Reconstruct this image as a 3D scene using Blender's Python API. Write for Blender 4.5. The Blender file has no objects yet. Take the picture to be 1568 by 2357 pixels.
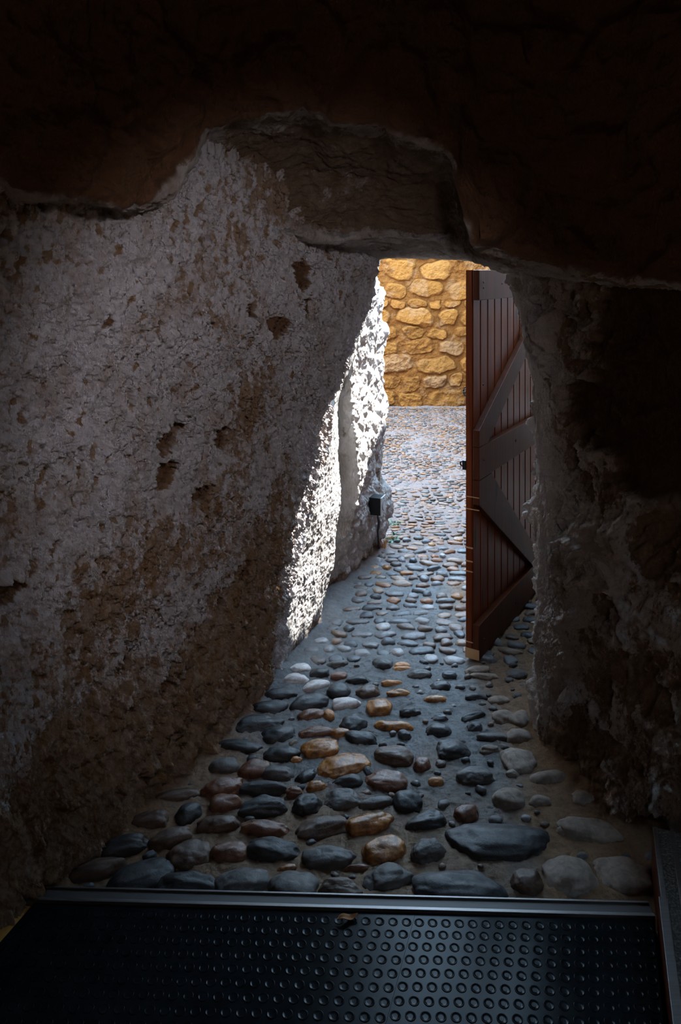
import bpy, bmesh, math, random
import numpy as np
from mathutils import Vector, Matrix
random.seed(7); RNG = np.random.RandomState(11)
PI = math.pi
scene = bpy.context.scene
C = scene.collection
F = 1750.0; CX = 784.0; HZ = 620.0; EYE = 1.75      # focal length (px), principal column, horizon row, eye height

# ------------------------------------------------------------------ numpy noise
_p = RNG.permutation(256); _p = np.concatenate([_p, _p, _p])
_g = RNG.normal(size=(256, 3)); _g /= np.linalg.norm(_g, axis=1)[:, None]
def perlin(P):
    P = np.asarray(P, float); i = np.floor(P).astype(int); f = P - i; i &= 255
    w = f * f * f * (f * (f * 6 - 15) + 10); r = 0
    for dx in (0, 1):
        for dy in (0, 1):
            for dz in (0, 1):
                h = _p[_p[_p[(i[:, 0] + dx) & 255] + ((i[:, 1] + dy) & 255)] + ((i[:, 2] + dz) & 255)]
                d = f - np.array([dx, dy, dz])
                v = (_g[h] * d).sum(1)
                ww = (w[:, 0] if dx else 1 - w[:, 0]) * (w[:, 1] if dy else 1 - w[:, 1]) * (w[:, 2] if dz else 1 - w[:, 2])
                r = r + v * ww
    return r * 1.5
def fbm(P, freq, octv=4, gain=0.5, off=0.0):
    P = np.asarray(P, float) * freq + off; a = 1; r = 0
    for k in range(octv):
        r = r + a * perlin(P); P = P * 2.03 + 17.3; a *= gain
    return r
def ridged(P, freq, octv=4, gain=0.5, off=0.0):
    P = np.asarray(P, float) * freq + off; a = 1; r = 0
    for k in range(octv):
        r = r + a * (1 - 2 * np.abs(perlin(P))); P = P * 2.07 + 9.1; a *= gain
    return r
def worley(P, freq, off=0.0):
    """F1, F2 and a random value of the nearest cell"""
    P = np.asarray(P, float) * freq + off; i = np.floor(P).astype(int); n = len(P)
    f1 = np.full(n, 9.0); f2 = np.full(n, 9.0); cid = np.zeros(n, int)
    for dx in (-1, 0, 1):
        for dy in (-1, 0, 1):
            for dz in (-1, 0, 1):
                c = i + [dx, dy, dz]; cc = c & 255
                h = _p[_p[_p[cc[:, 0]] + cc[:, 1]] + cc[:, 2]]
                q = c + 0.5 + 0.45 * _g[h]
                d = np.linalg.norm(P - q, axis=1)
                m = d < f1
                f2 = np.where(m, f1, np.minimum(f2, d)); cid = np.where(m, h, cid); f1 = np.where(m, d, f1)
    return f1, f2, cid / 255.0
def sstep(a, b, x):
    t = np.clip((x - a) / (b - a), 0, 1); return t * t * (3 - 2 * t)

# ------------------------------------------------------------------ objects
def tag(o, label=None, cat=None, group=None, kind=None):
    if label: o['label'] = label
    if cat: o['category'] = cat
    if group: o['group'] = group
    if kind: o['kind'] = kind
    return o
def link(name, me, mat=None, parent=None, smooth=True):
    o = bpy.data.objects.new(name, me); C.objects.link(o)
    if mat: me.materials.append(mat)
    if smooth: me.polygons.foreach_set('use_smooth', [True] * len(me.polygons))
    if parent: o.parent = parent
    return o
def empty(name, loc, rotz=0):
    o = bpy.data.objects.new(name, None); o.empty_display_size = 0.1; C.objects.link(o)
    o.location = loc; o.rotation_euler = (0, 0, rotz); return o
def np_mesh(name, V, Fq):
    me = bpy.data.meshes.new(name); V = np.asarray(V, np.float32); Fq = np.asarray(Fq, np.int32)
    me.vertices.add(len(V)); me.vertices.foreach_set('co', V.ravel())
    k = Fq.shape[1]; me.loops.add(Fq.size); me.loops.foreach_set('vertex_index', Fq.ravel())
    me.polygons.add(len(Fq)); me.polygons.foreach_set('loop_start', np.arange(0, Fq.size, k))
    me.polygons.foreach_set('loop_total', np.full(len(Fq), k)); me.update(calc_edges=True); me.validate(); return me
def grid_faces(nu, nv):
    i = np.arange(nu - 1)[:, None] * nv + np.arange(nv - 1)[None, :]; i = i.ravel()
    return np.stack([i, i + nv, i + nv + 1, i + 1], 1)
def grid_normals(G):
    a = np.gradient(G, axis=0); b = np.gradient(G, axis=1); n = np.cross(a, b)
    return n / (np.linalg.norm(n, axis=2)[..., None] + 1e-12)
def fattr(me, name, vals):
    a = me.attributes.new(name, 'FLOAT', 'POINT'); a.data.foreach_set('value', np.asarray(vals, np.float32).ravel())
def cattr(me, name, cols):
    a = me.attributes.new(name, 'FLOAT_COLOR', 'POINT')
    c = np.ones((len(cols), 4), np.float32); c[:, :3] = cols; a.data.foreach_set('color', c.ravel())
def bm_obj(name, bm, mat, parent=None, smooth=False, bevel=0.0, segs=2):
    if bevel:
        es = [e for e in bm.edges if len(e.link_faces) == 2 and e.calc_face_angle(0) > 0.5]
        bmesh.ops.bevel(bm, geom=es, offset=bevel, segments=segs, affect='EDGES', profile=0.6)
    me = bpy.data.meshes.new(name); bm.to_mesh(me); bm.free()
    return link(name, me, mat, parent, smooth)
def add_box(bm, lo, hi, M=None):
    vs = [bm.verts.new((x, y, z)) for x in (lo[0], hi[0]) for y in (lo[1], hi[1]) for z in (lo[2], hi[2])]
    for f in ((0, 1, 3, 2), (4, 6, 7, 5), (0, 4, 5, 1), (2, 3, 7, 6), (0, 2, 6, 4), (1, 5, 7, 3)):
        bm.faces.new([vs[k] for k in f])
    if M: bmesh.ops.transform(bm, matrix=M, verts=vs)
    return vs
def add_prism(bm, pts, depth_vec):
    """pts: closed outline of 3D points (one flat polygon), extruded by depth_vec"""
    a = [bm.verts.new(p) for p in pts]; b = [bm.verts.new(Vector(p) + Vector(depth_vec)) for p in pts]
    bm.faces.new(a[::-1]); bm.faces.new(b)
    n = len(a)
    for k in range(n): bm.faces.new((a[k], a[(k + 1) % n], b[(k + 1) % n], b[k]))
    bmesh.ops.recalc_face_normals(bm, faces=bm.faces)
def add_tube(bm, pts, r, n=10):
    rings = []
    for k, p in enumerate(pts):
        p = Vector(p); d = Vector(pts[min(k + 1, len(pts) - 1)]) - Vector(pts[max(k - 1, 0)]); d.normalize()
        s = d.cross(Vector((0, 1, 0.1))); s.normalize(); t = d.cross(s)
        rr = r[k] if isinstance(r, (list, tuple)) else r
        rings.append([bm.verts.new(p + s * rr * math.cos(2 * PI * j / n) + t * rr * math.sin(2 * PI * j / n)) for j in range(n)])
    for a, b in zip(rings, rings[1:]):
        for j in range(n): bm.faces.new((a[j], a[(j + 1) % n], b[(j + 1) % n], b[j]))
    bm.faces.new(rings[0][::-1]); bm.faces.new(rings[-1])
    bmesh.ops.recalc_face_normals(bm, faces=bm.faces)

# ------------------------------------------------------------------ materials
def mat_new(name, rough=0.8, col=(0.5, 0.5, 0.5), metal=0.0, spec=0.5):
    m = bpy.data.materials.new(name); m.use_nodes = True; b = m.node_tree.nodes['Principled BSDF']
    b.inputs['Base Color'].default_value = (*col, 1); b.inputs['Roughness'].default_value = rough
    b.inputs['Metallic'].default_value = metal; b.inputs['Specular IOR Level'].default_value = spec
    return m
class NT:
    def __init__(s, m): s.t = m.node_tree; s.b = s.t.nodes['Principled BSDF']; s.co = s.t.nodes.new('ShaderNodeTexCoord').outputs['Object']
    def n(s, typ, **kw):
        x = s.t.nodes.new(typ)
        for k, v in kw.items(): setattr(x, k, v)
        return x
    def l(s, a, b): s.t.links.new(a, b)
    def map(s, scale=(1, 1, 1), rot=(0, 0, 0)):
        x = s.n('ShaderNodeMapping'); x.inputs['Scale'].default_value = scale; x.inputs['Rotation'].default_value = rot; s.l(s.co, x.inputs[0]); return x.outputs[0]
    def noise(s, sc, det=6, rough=0.6, vec=None, dist=0.0):
        x = s.n('ShaderNodeTexNoise'); x.inputs['Scale'].default_value = sc; x.inputs['Detail'].default_value = det
        x.inputs['Roughness'].default_value = rough; x.inputs['Distortion'].default_value = dist
        s.l(vec or s.co, x.inputs['Vector']); return x.outputs['Fac']
    def ramp(s, fac, stops):
        x = s.n('ShaderNodeValToRGB'); e = x.color_ramp.elements
        while len(e) < len(stops): e.new(0.5)
        for q, (p, c) in zip(e, stops): q.position = p; q.color = (*c, 1) if len(c) == 3 else c
        s.l(fac, x.inputs[0]); return x.outputs[0]
    def mix(s, fac, a, b, mode='MIX'):
        x = s.n('ShaderNodeMix', data_type='RGBA', blend_type=mode)
        if hasattr(fac, 'links'): s.l(fac, x.inputs[0])
        else: x.inputs[0].default_value = fac
        for v, k in ((a, 6), (b, 7)):
            if hasattr(v, 'links'): s.l(v, x.inputs[k])
            else: x.inputs[k].default_value = (*v, 1)
        return x.outputs[2]
    def attr(s, name, out='Fac'):
        x = s.n('ShaderNodeAttribute', attribute_name=name); return x.outputs[out]
    def math(s, op, a, b=0.0):
        x = s.n('ShaderNodeMath', operation=op)
        for v, k in ((a, 0), (b, 1)):
            if hasattr(v, 'links'): s.l(v, x.inputs[k])
            else: x.inputs[k].default_value = v
        return x.outputs[0]
    def bump(s, h, dist, strength=1.0, prev=None):
        x = s.n('ShaderNodeBump'); x.inputs['Distance'].default_value = dist; x.inputs['Strength'].default_value = strength
        s.l(h, x.inputs['Height'])
        if prev: s.l(prev, x.inputs['Normal'])
        return x.outputs[0]
    def out(s, col=None, nrm=None, rough=None):
        if col is not None: s.l(col, s.b.inputs['Base Color'])
        if nrm is not None: s.l(nrm, s.b.inputs['Normal'])
        if rough is not None: s.l(rough, s.b.inputs['Roughness'])

def g(v): return (0, 0, 0) if v == 0 else (v, v, v)
def rock_mat(name, white, tan, ochre, brown, bmp=0.026):
    """lime plaster over brown rock: attribute 'plaster' 1 = plaster, 0 = bare rock; 'soil' = earth colour rubbed over it, thinned on the ceiling to paint caught light"""
    m = mat_new(name, 0.92, spec=0.25); t = NT(m)
    st = t.map((1, 1, 0.55))
    pl = t.ramp(t.noise(9, 8, 0.7, st), [(0.30, tan), (0.52, white), (0.8, tuple(min(1, c * 1.12) for c in white))])
    so = t.ramp(t.noise(22, 8, 0.7, st), [(0.35, ochre), (0.7, tan)])
    sm = t.ramp(t.math('ADD', t.noise(26, 8, 0.72, st), t.math('MULTIPLY', t.math('SUBTRACT', t.attr('soil_tone'), 0.5), 0.62)), [(0.47, g(0)), (0.56, g(1))])
    sp2 = t.ramp(t.math('ADD', t.noise(70, 6, 0.75, st), t.math('MULTIPLY', t.math('SUBTRACT', t.attr('soil_tone'), 0.5), 0.22)), [(0.54, g(0)), (0.60, g(.85))]); sm = t.mix(1.0, sm, sp2, 'LIGHTEN')
    c = t.mix(sm, pl, so)
    br = t.ramp(t.noise(12, 8, 0.7), [(0.3, tuple(k * 0.6 for k in brown)), (0.7, brown)])
    c = t.mix(t.attr('plaster'), br, c)
    h1 = t.noise(48, 8, 0.75, st); h2 = t.noise(170, 5, 0.7, st)
    n = t.bump(h1, bmp, 1.0); n = t.bump(h2, bmp * .25, 1.0, n)
    t.out(c, n); return m
M_wall = rock_mat('lime_plaster_on_rock', (0.72, 0.68, 0.70), (0.48, 0.37, 0.30), (0.33, 0.19, 0.085), (0.18, 0.075, 0.03))
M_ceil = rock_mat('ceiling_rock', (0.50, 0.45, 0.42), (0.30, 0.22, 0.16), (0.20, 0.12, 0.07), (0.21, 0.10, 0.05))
M_right = rock_mat('right_wall_rock', (0.74, 0.68, 0.66), (0.46, 0.34, 0.26), (0.28, 0.165, 0.085), (0.16, 0.08, 0.04))
M_outer = rock_mat('whitewashed_rock', (0.42, 0.41, 0.405), (0.30, 0.27, 0.24), (0.13, 0.08, 0.05), (0.09, 0.06, 0.04), 0.011)

def mortar_mat():
    m = mat_new('floor_mortar', 0.7, spec=0.4); t = NT(m)
    a = t.ramp(t.noise(14, 8, 0.7), [(0.3, (0.12, 0.12, 0.12)), (0.7, (0.23, 0.235, 0.24))])
    b = t.ramp(t.noise(30, 8, 0.75), [(0.3, (0.15, 0.085, 0.045)), (0.7, (0.36, 0.21, 0.11))])
    e = t.ramp(t.noise(20, 8, 0.75), [(0.3, (0.20, 0.14, 0.122)), (0.7, (0.27, 0.19, 0.165))])
    c = t.mix(t.attr('earth'), a, b); c = t.mix(t.attr('court'), c, e)
    n = t.bump(t.noise(110, 8, 0.78), 0.012, 1.0); n = t.bump(t.noise(380, 4, 0.7), 0.003, 1.0, n)
    t.out(c, n); return m
M_mortar = mortar_mat()
def stone_mat(name, c1, c2, r0, r1, attr=False):
    m = mat_new(name, 0.4, spec=0.42); t = NT(m)
    if attr: c = t.mix(t.ramp(t.noise(60, 5, 0.6), [(0.3, g(0)), (0.7, g(1))]), t.attr('tint', 'Color'), (0.0, 0.0, 0.0)); x = t.mix(0.25, t.attr('tint', 'Color'), c); c = x
    else: c = t.ramp(t.noise(38, 8, 0.68, None, 0.6), [(0.32, c1), (0.68, c2)])
    r = t.ramp(t.noise(30, 6, 0.7), [(0.35, g(r0)), (0.65, g(r1))])
    n = t.bump(t.noise(70, 8, 0.7), 0.003, 0.7); n = t.bump(t.noise(380, 4, 0.7), 0.0008, 0.6, n)
    t.out(c, n, r); return m
SM = {'K': stone_mat('slate_cobble', (0.010, 0.010, 0.011), (0.030, 0.029, 0.030), 0.34, 0.6),
      'G': stone_mat('grey_cobble', (0.034, 0.029, 0.027), (0.090, 0.080, 0.075), 0.42, 0.68),
      'B': stone_mat('brown_cobble', (0.036, 0.020, 0.013), (0.10, 0.058, 0.037), 0.34, 0.6),
      'R': stone_mat('russet_cobble', (0.06, 0.024, 0.013), (0.17, 0.075, 0.042), 0.22, 0.45),
      'O': stone_mat('orange_cobble', (0.08, 0.030, 0.011), (0.40, 0.17, 0.05), 0.13, 0.34),
      'W': stone_mat('pale_cobble', (0.30, 0.26, 0.24), (0.55, 0.50, 0.48), 0.24, 0.5),
      'D': stone_mat('dusty_cobble', (0.11, 0.085, 0.068), (0.24, 0.19, 0.155), 0.6, 0.85)}
M_pebbles = stone_mat('courtyard_pebbles', 0, 0, 0.35, 0.6, True)

def wood_mat(name, dark, mid, light, grain=1.0, rough=0.5, axis=2):
    m = mat_new(name, rough, spec=0.16); t = NT(m)
    s = [26 * grain] * 3; s[axis] = 1.3
    v = t.map(tuple(s))
    c = t.ramp(t.noise(1.0, 8, 0.65, v, 0.8), [(0.28, dark), (0.5, mid), (0.75, light)])
    k = t.map((11, 11, 2.6)); vo = t.n('ShaderNodeTexVoronoi'); vo.inputs['Scale'].default_value = 0.8; t.l(k, vo.inputs['Vector'])
    c = t.mix(t.ramp(vo.outputs['Distance'], [(0.07, g(1)), (0.16, g(0))]), c, tuple(q * 0.25 for q in dark))
    n = t.bump(t.noise(3.0, 6, 0.7, v), 0.002, 0.5)
    t.out(c, n); return m
M_plank = wood_mat('door_plank_wood', (0.070, 0.014, 0.003), (0.15, 0.031, 0.007), (0.23, 0.058, 0.014), 1.2, 0.34)
M_rail = wood_mat('door_rail_wood', (0.035, 0.008, 0.002), (0.070, 0.016, 0.004), (0.105, 0.028, 0.007), 1.0, 0.45)
M_dedge = wood_mat('door_edge_wood', (0.075, 0.017, 0.004), (0.14, 0.034, 0.008), (0.20, 0.06, 0.016), 0.9, 0.5)
M_pine = wood_mat('pine_board', (0.42, 0.19, 0.045), (0.60, 0.30, 0.08), (0.75, 0.40, 0.12), 0.5, 0.4, 0)
M_iron = mat_new('blackened_iron', 0.45, (0.03, 0.03, 0.033), 0.9)
M_nick = mat_new('pale_worn_wood', 0.7, (0.50, 0.27, 0.12))
def metal_mat(name, col, rough):
    m = mat_new(name, rough, col, 1.0); t = NT(m)
    v = t.map((3, 90, 90)); t.out(t.ramp(t.noise(2, 4, 0.6, v), [(0.3, tuple(c * 0.75 for c in col)), (0.7, col)]), t.bump(t.noise(3, 4, 0.6, v), 0.0005, 0.3)); return m
M_alu = metal_mat('dull_aluminium', (0.20, 0.185, 0.18), 0.5)
M_alu_dark = mat_new('ribbed_insert', 0.6, (0.045, 0.04, 0.038), 0.2)
def rubber_mat():
    m = mat_new('black_rubber', 0.38, (0.012, 0.016, 0.02), 0, 0.04); t = NT(m)
    t.out(t.ramp(t.noise(18, 6, 0.7), [(0.3, (0.003, 0.004, 0.005)), (0.75, (0.008, 0.010, 0.012))]), t.bump(t.noise(300, 4, 0.7), 0.0003, 0.4),
          t.ramp(t.noise(9, 6, 0.7), [(0.3, g(0.14)), (0.7, g(0.22))])); return m
M_rubber = rubber_mat()

# ------------------------------------------------------------------ camera: level, eye 1.75 m, lens shifted down
cam = bpy.data.cameras.new('camera'); co = bpy.data.objects.new('camera', cam); C.objects.link(co); scene.camera = co
co.location = (0, 0, EYE); co.rotation_euler = (PI / 2, 0, 0)
cam.sensor_fit = 'VERTICAL'; cam.sensor_height = 36.0; cam.lens = 36.0 * F / 2357.0
cam.shift_y = -(2357 / 2 - HZ) / 2357.0; cam.shift_x = 0; cam.clip_start = 0.05; cam.clip_end = 100
def at(u, v, Y): return np.array([(u - CX) / F * Y, Y, EYE - (v - HZ) / F * Y])
def floor_at(u, v, z=0.0):
    Y = (EYE - z) * F / (v - HZ); return (u - CX) / F * Y, Y

# ------------------------------------------------------------------ wall sheets: columns of a plan path, each with its own X(z), Y(z)
ZL = np.array([-0.12, 0.0, 0.1, 0.2, 0.3, 0.4, 0.5, 0.6, 0.7, 0.8, 0.9, 1.0, 1.1, 1.2, 1.3, 1.4, 1.5, 1.6, 1.7, 1.8, 1.95, 2.2, 2.6, 3.2])
def col_trace(tr, Y):
    """tr: outline rows (v,u) of an edge measured in the photograph, Y: its distance (number or function of z)"""
    vs = np.array([p[0] for p in tr]); us = np.array([p[1] for p in tr]); o = np.argsort(vs); vs = vs[o]; us = us[o]
    out = []
    for z in ZL:
        y = Y(z) if callable(Y) else Y
        v = HZ + (EYE - z) * F / y; u = np.interp(v, vs, us); out.append(((u - CX) / F * y, y, z))
    return np.array(out)
def sheet(cols, counts, nz, z0, z1, extra=None):
    """linear between listed columns (they are the corners of the rock), smoothed a little"""
    rows = []
    for a, b, n in zip(cols, cols[1:], counts):
        for k in range(n): rows.append(a + (b - a) * (k / n))
    rows.append(cols[-1]); R = np.array(rows)                    # (ncol, len(ZL), 3)
    zz = np.concatenate([np.linspace(z0, z1, nz), extra if extra is not None else []])
    G = np.zeros((len(R), len(zz), 3))
    for i in range(len(R)):
        for k in range(3): G[i, :, k] = np.interp(zz, ZL, R[i, :, k])
    for _ in range(3):
        H = G.copy(); H[1:-1] = (G[:-2] + 2 * G[1:-1] + G[2:]) / 4; G = H
        H = G.copy(); H[:, 1:-1] = (G[:, :-2] + 2 * G[:, 1:-1] + G[:, 2:]) / 4; G = H
    return G

TR_A = [(2400, 640), (1540, 640), (1480, 645), (1400, 656), (1300, 675), (1252, 689), (1209, 702), (1179, 712), (1130, 721), (1057, 745), (1008, 756), (956, 760), (910, 766),
        (880, 774), (850, 794), (812, 803), (769, 818), (724, 834), (669, 856), (626, 858), (607, 861), (300, 864), (-800, 864)]
YA = 3.33
colA = col_trace(TR_A, YA)
leanA = colA[:, 0] - colA[1, 0]
def base_col(x, y, k, leandir=(1, 0)):
    c = np.zeros((len(ZL), 3)); c[:, 2] = ZL; ln = leanA * k; ln = np.where(ZL > 2.0, ln[np.searchsorted(ZL, 1.95)] + (ZL - 1.95) * 0.15 * k, ln)
    c[:, 0] = x + ln * leandir[0]; c[:, 1] = y + ln * leandir[1]; return c
leftcols = [base_col(-2.6, -3.2, 0.2), base_col(-2.1, 0.2, 0.4), base_col(-1.44, 1.0, 0.6), base_col(-1.07, 1.65, 0.75), base_col(-0.775, 2.243, 0.85), base_col(-0.577, 2.63, 0.9),
            base_col(-0.464, 2.86, 0.95), base_col(-0.366, 3.06, 1.0), colA]
def wall_attrs(me, soil_tone, plaster): fattr(me, 'soil_tone', soil_tone); fattr(me, 'plaster', plaster)

def pit(P, c, r, depth, seed=0):
    """an irregular broken-out hollow: returns 0..1 mask"""
    d = (P - np.array(c)) / np.array(r); q = np.linalg.norm(d, axis=1) + 0.55 * fbm(P, 14, 4, 0.6, seed + 3.1)
    return 1 - sstep(0.75, 1.0, q)

def build_left():
    G = sheet(leftcols, [20, 40, 70, 170, 120, 80, 75, 100], 700, -0.1, 2.1, [2.3, 2.6, 3.0])
    # rounded return past the arris so the wall has thickness and meets the outer reveal
    n = grid_normals(G); sh = G.shape; P = G.reshape(-1, 3); N = n.reshape(-1, 3)
    if N[:, 0].mean() < 0: N = -N
    S = P * [1, 1, 0.5]
    z = P[:, 2] + 0.12 * fbm(P, 2.2, 3, 0.5, 5)
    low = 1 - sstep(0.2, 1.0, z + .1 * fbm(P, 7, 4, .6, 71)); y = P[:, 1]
    h = 0.022 * fbm(P, 2.6, 3, 0.5, 2) + 0.014 * fbm(S, 15, 4, 0.6, 1) + 0.013 * ridged(S, 30, 5, 0.72, 8) + 0.009 * fbm(S, 52, 3, .7, 18) - 0.012
    f1, f2, _ = worley(S + 0.012 * fbm(P, 20, 2, .5, 3)[:, None], 24, 3.3); e1, _, _ = worley(S, 47, 6.3); h -= 0.014 * (1 - sstep(0.10, 0.42, f1)) * sstep(-0.35, 0.1, fbm(P, 5, 2, 0.5, 12)) + 0.007 * (1 - sstep(.1, .4, e1))
    h += low * (1 - .8 * sstep(3.0, 3.3, y)) * (0.034 * ridged(P * [1, 1, 0.33], 13, 4, 0.6, 30) - 0.018)                   # run-down lumps near the floor
    soil_tone = 0.42 + 0.5 * low + 0.42 * fbm(P, 2.4, 4, 0.55, 40) - 0.12 * sstep(2.3, 3.1, y) * sstep(0.8, 1.3, P[:, 2])
    soil_tone += 0.55 * (1 - sstep(0.10, 0.34, f1)) + 0.3 * (1 - sstep(.1, .34, e1)) - .1 + 2.0 * np.clip(-h - 0.008, 0, 0.02) * 12
    holes = np.zeros(len(P))
    def hole(u, v, r, dep, sd):
        nonlocal h, holes
        k = np.argmin(np.abs((P[:, 0] / np.maximum(P[:, 1], .2) * F + CX) - u) + np.abs(HZ + (EYE - P[:, 2]) / np.maximum(P[:, 1], .2) * F - v) + 1e4 * (P[:, 1] < 0.8))
        m = pit(P, P[k], r, dep, sd); h = h - dep * m; holes = np.maximum(holes, m)
    for a in ((395, 1010, (.06, .06, .07), .045, 1), (380, 1090, (.045, .05, .045), .05, 2), (510, 1000, (.035, .04, .055), .03, 3), (690, 640, (.045, .06, .085), .024, 4),
              (700, 700, (.03, .04, .05), .022, 9), (640, 745, (.06, .07, .045), .022, 5), (575, 705, (.02, .02, .035), .018, 6), (465, 1135, (.05, .05, .03), .03, 7), (285, 1530, (.03, .03, .03), .045, 8), (365, 1580, (.07, .06, .035), .03, 10),
              (560, 1310, (.04, .04, .035), .02, 11), (30, 1360, (.08, .05, .03), .04, 12), (250, 740, (.02, .02, .02), .02, 13), (500, 1390, (.02, .02, .03), .02, 14)): hole(*a)
    h += holes * 0.006 * fbm(P, 40, 3, 0.6, 60)
    soil_tone = np.maximum(soil_tone, holes * 1.35); soil_tone -= .9 * sstep(3.15, 3.3, y)
    near = sstep(0.3, 1.2, y)
    Q = P + N * (h * (0.4 + 0.6 * near))[:, None]
    me = np_mesh('wall_left', Q, grid_faces(sh[0], sh[1])[:, ::-1]); wall_attrs(me, soil_tone, np.clip(1 - holes * 0.75 * sstep(0.4, 0.9, holes), 0, 1))
    # at the very near end and the upper near corner bare brown rock shows
    o = link('wall_left', me, M_wall); tag(o, kind='structure'); return o
wall_left = build_left()

# outer jamb and outcrop
TR_B = [(2400, 733), (1450, 733), (1400, 742), (1340, 755), (1300, 769), (1221, 773), (1160, 785), (1099, 780), (1023, 779), (947, 774), (898, 779), (870, 792), (850, 806), (812, 816), (769, 828), (724, 842), (669, 862), (600, 868), (-800, 872)]
TR_D = [(2400, 790), (1345, 790), (1250, 806), (1100, 830), (1053, 822), (977, 815), (873, 806), (800, 808), (700, 848), (600, 870), (-800, 870)]
TR_E = [(2400, 872), (1262, 870), (1235, 880), (1209, 896), (1176, 907), (1139, 907), (1105, 888), (1090, 870), (1078, 874), (1038, 880), (971, 894), (934, 891), (910, 883), (886, 888), (827, 881), (794, 889), (739, 889), (717, 880),
        (702, 886), (666, 885), (641, 864), (600, 858), (-800, 850)]
yB = lambda z: 3.74
yC = lambda z: np.interp(z, [0, .5, 1, 3], [4.12, 4.08, 4.08, 4.08])
yD = lambda z: np.interp(z, [0, .5, .9, 3], [4.26, 4.06, 3.98, 3.98])
yE = lambda z: np.interp(z, [0, .3, .8, 1.4, 3], [4.80, 4.72, 4.65, 4.6, 4.6])
colB = col_trace(TR_B, yB); colC = col_trace([(v, u - 6) for v, u in TR_B], yC); colD = col_trace(TR_D, yD); colE = col_trace(TR_E, yE)
def shift(c, dx, dy): q = c.copy(); q[:, 0] += dx; q[:, 1] += dy; return q
def build_outer():
    a0 = shift(colA, -0.10, 0.03); a1 = shift(colA, 0.014, 0.02)
    cols = [a0, a1, colB, shift(colB, -0.05, 0.06), colC, colD, colE, shift(colE, -0.06, 0.22), base_col(-0.3, 5.5, 0.2), base_col(-1.6, 6.2, 0.2), base_col(-3.2, 7.5, 0), base_col(-4.2, 9.9, 0)]
    G = sheet(cols, [10, 100, 20, 30, 60, 150, 60, 40, 30, 20, 20], 420, -0.1, 2.0, [2.2, 2.4, 2.6])
    n = grid_normals(G); sh = G.shape; P = G.reshape(-1, 3); N = n.reshape(-1, 3)
    if N[:, 0].mean() < 0: N = -N
    S = P * [1, 1, 0.6]
    f1, f2, _ = worley(P, 9, 1.3)
    far = sstep(3.72, 3.95, P[:, 1])
    h = 0.006 * fbm(P, 6, 3, 0.5, 2) + 0.0042 * fbm(S, 24, 4, 0.62, 1) + 0.0036 * ridged(S, 50, 4, 0.72, 8) + 0.0022 * fbm(S, 110, 2, .7, 5) - 0.003
    h += far * (0.018 * fbm(P, 7, 4, 0.55, 22) + 0.016 * (sstep(0.0, 0.35, f2 - f1) - 0.7))
    soil_tone = 0.05 + 0.08 * far + 0.35 * fbm(P, 4, 4, 0.6, 40) + far * 0.18 * (1 - sstep(0.3, 1.0, P[:, 2])) + 0.6 * (1 - sstep(0.0, 0.10, P[:, 2]))
    Q = P + N * h[:, None]
    me = np_mesh('wall_outer_left', Q, grid_faces(sh[0], sh[1])[:, ::-1]); wall_attrs(me, soil_tone, np.ones(len(P)))
    o = link('wall_outer_left', me, M_outer); tag(o, kind='structure'); return o
build_outer()

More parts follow.
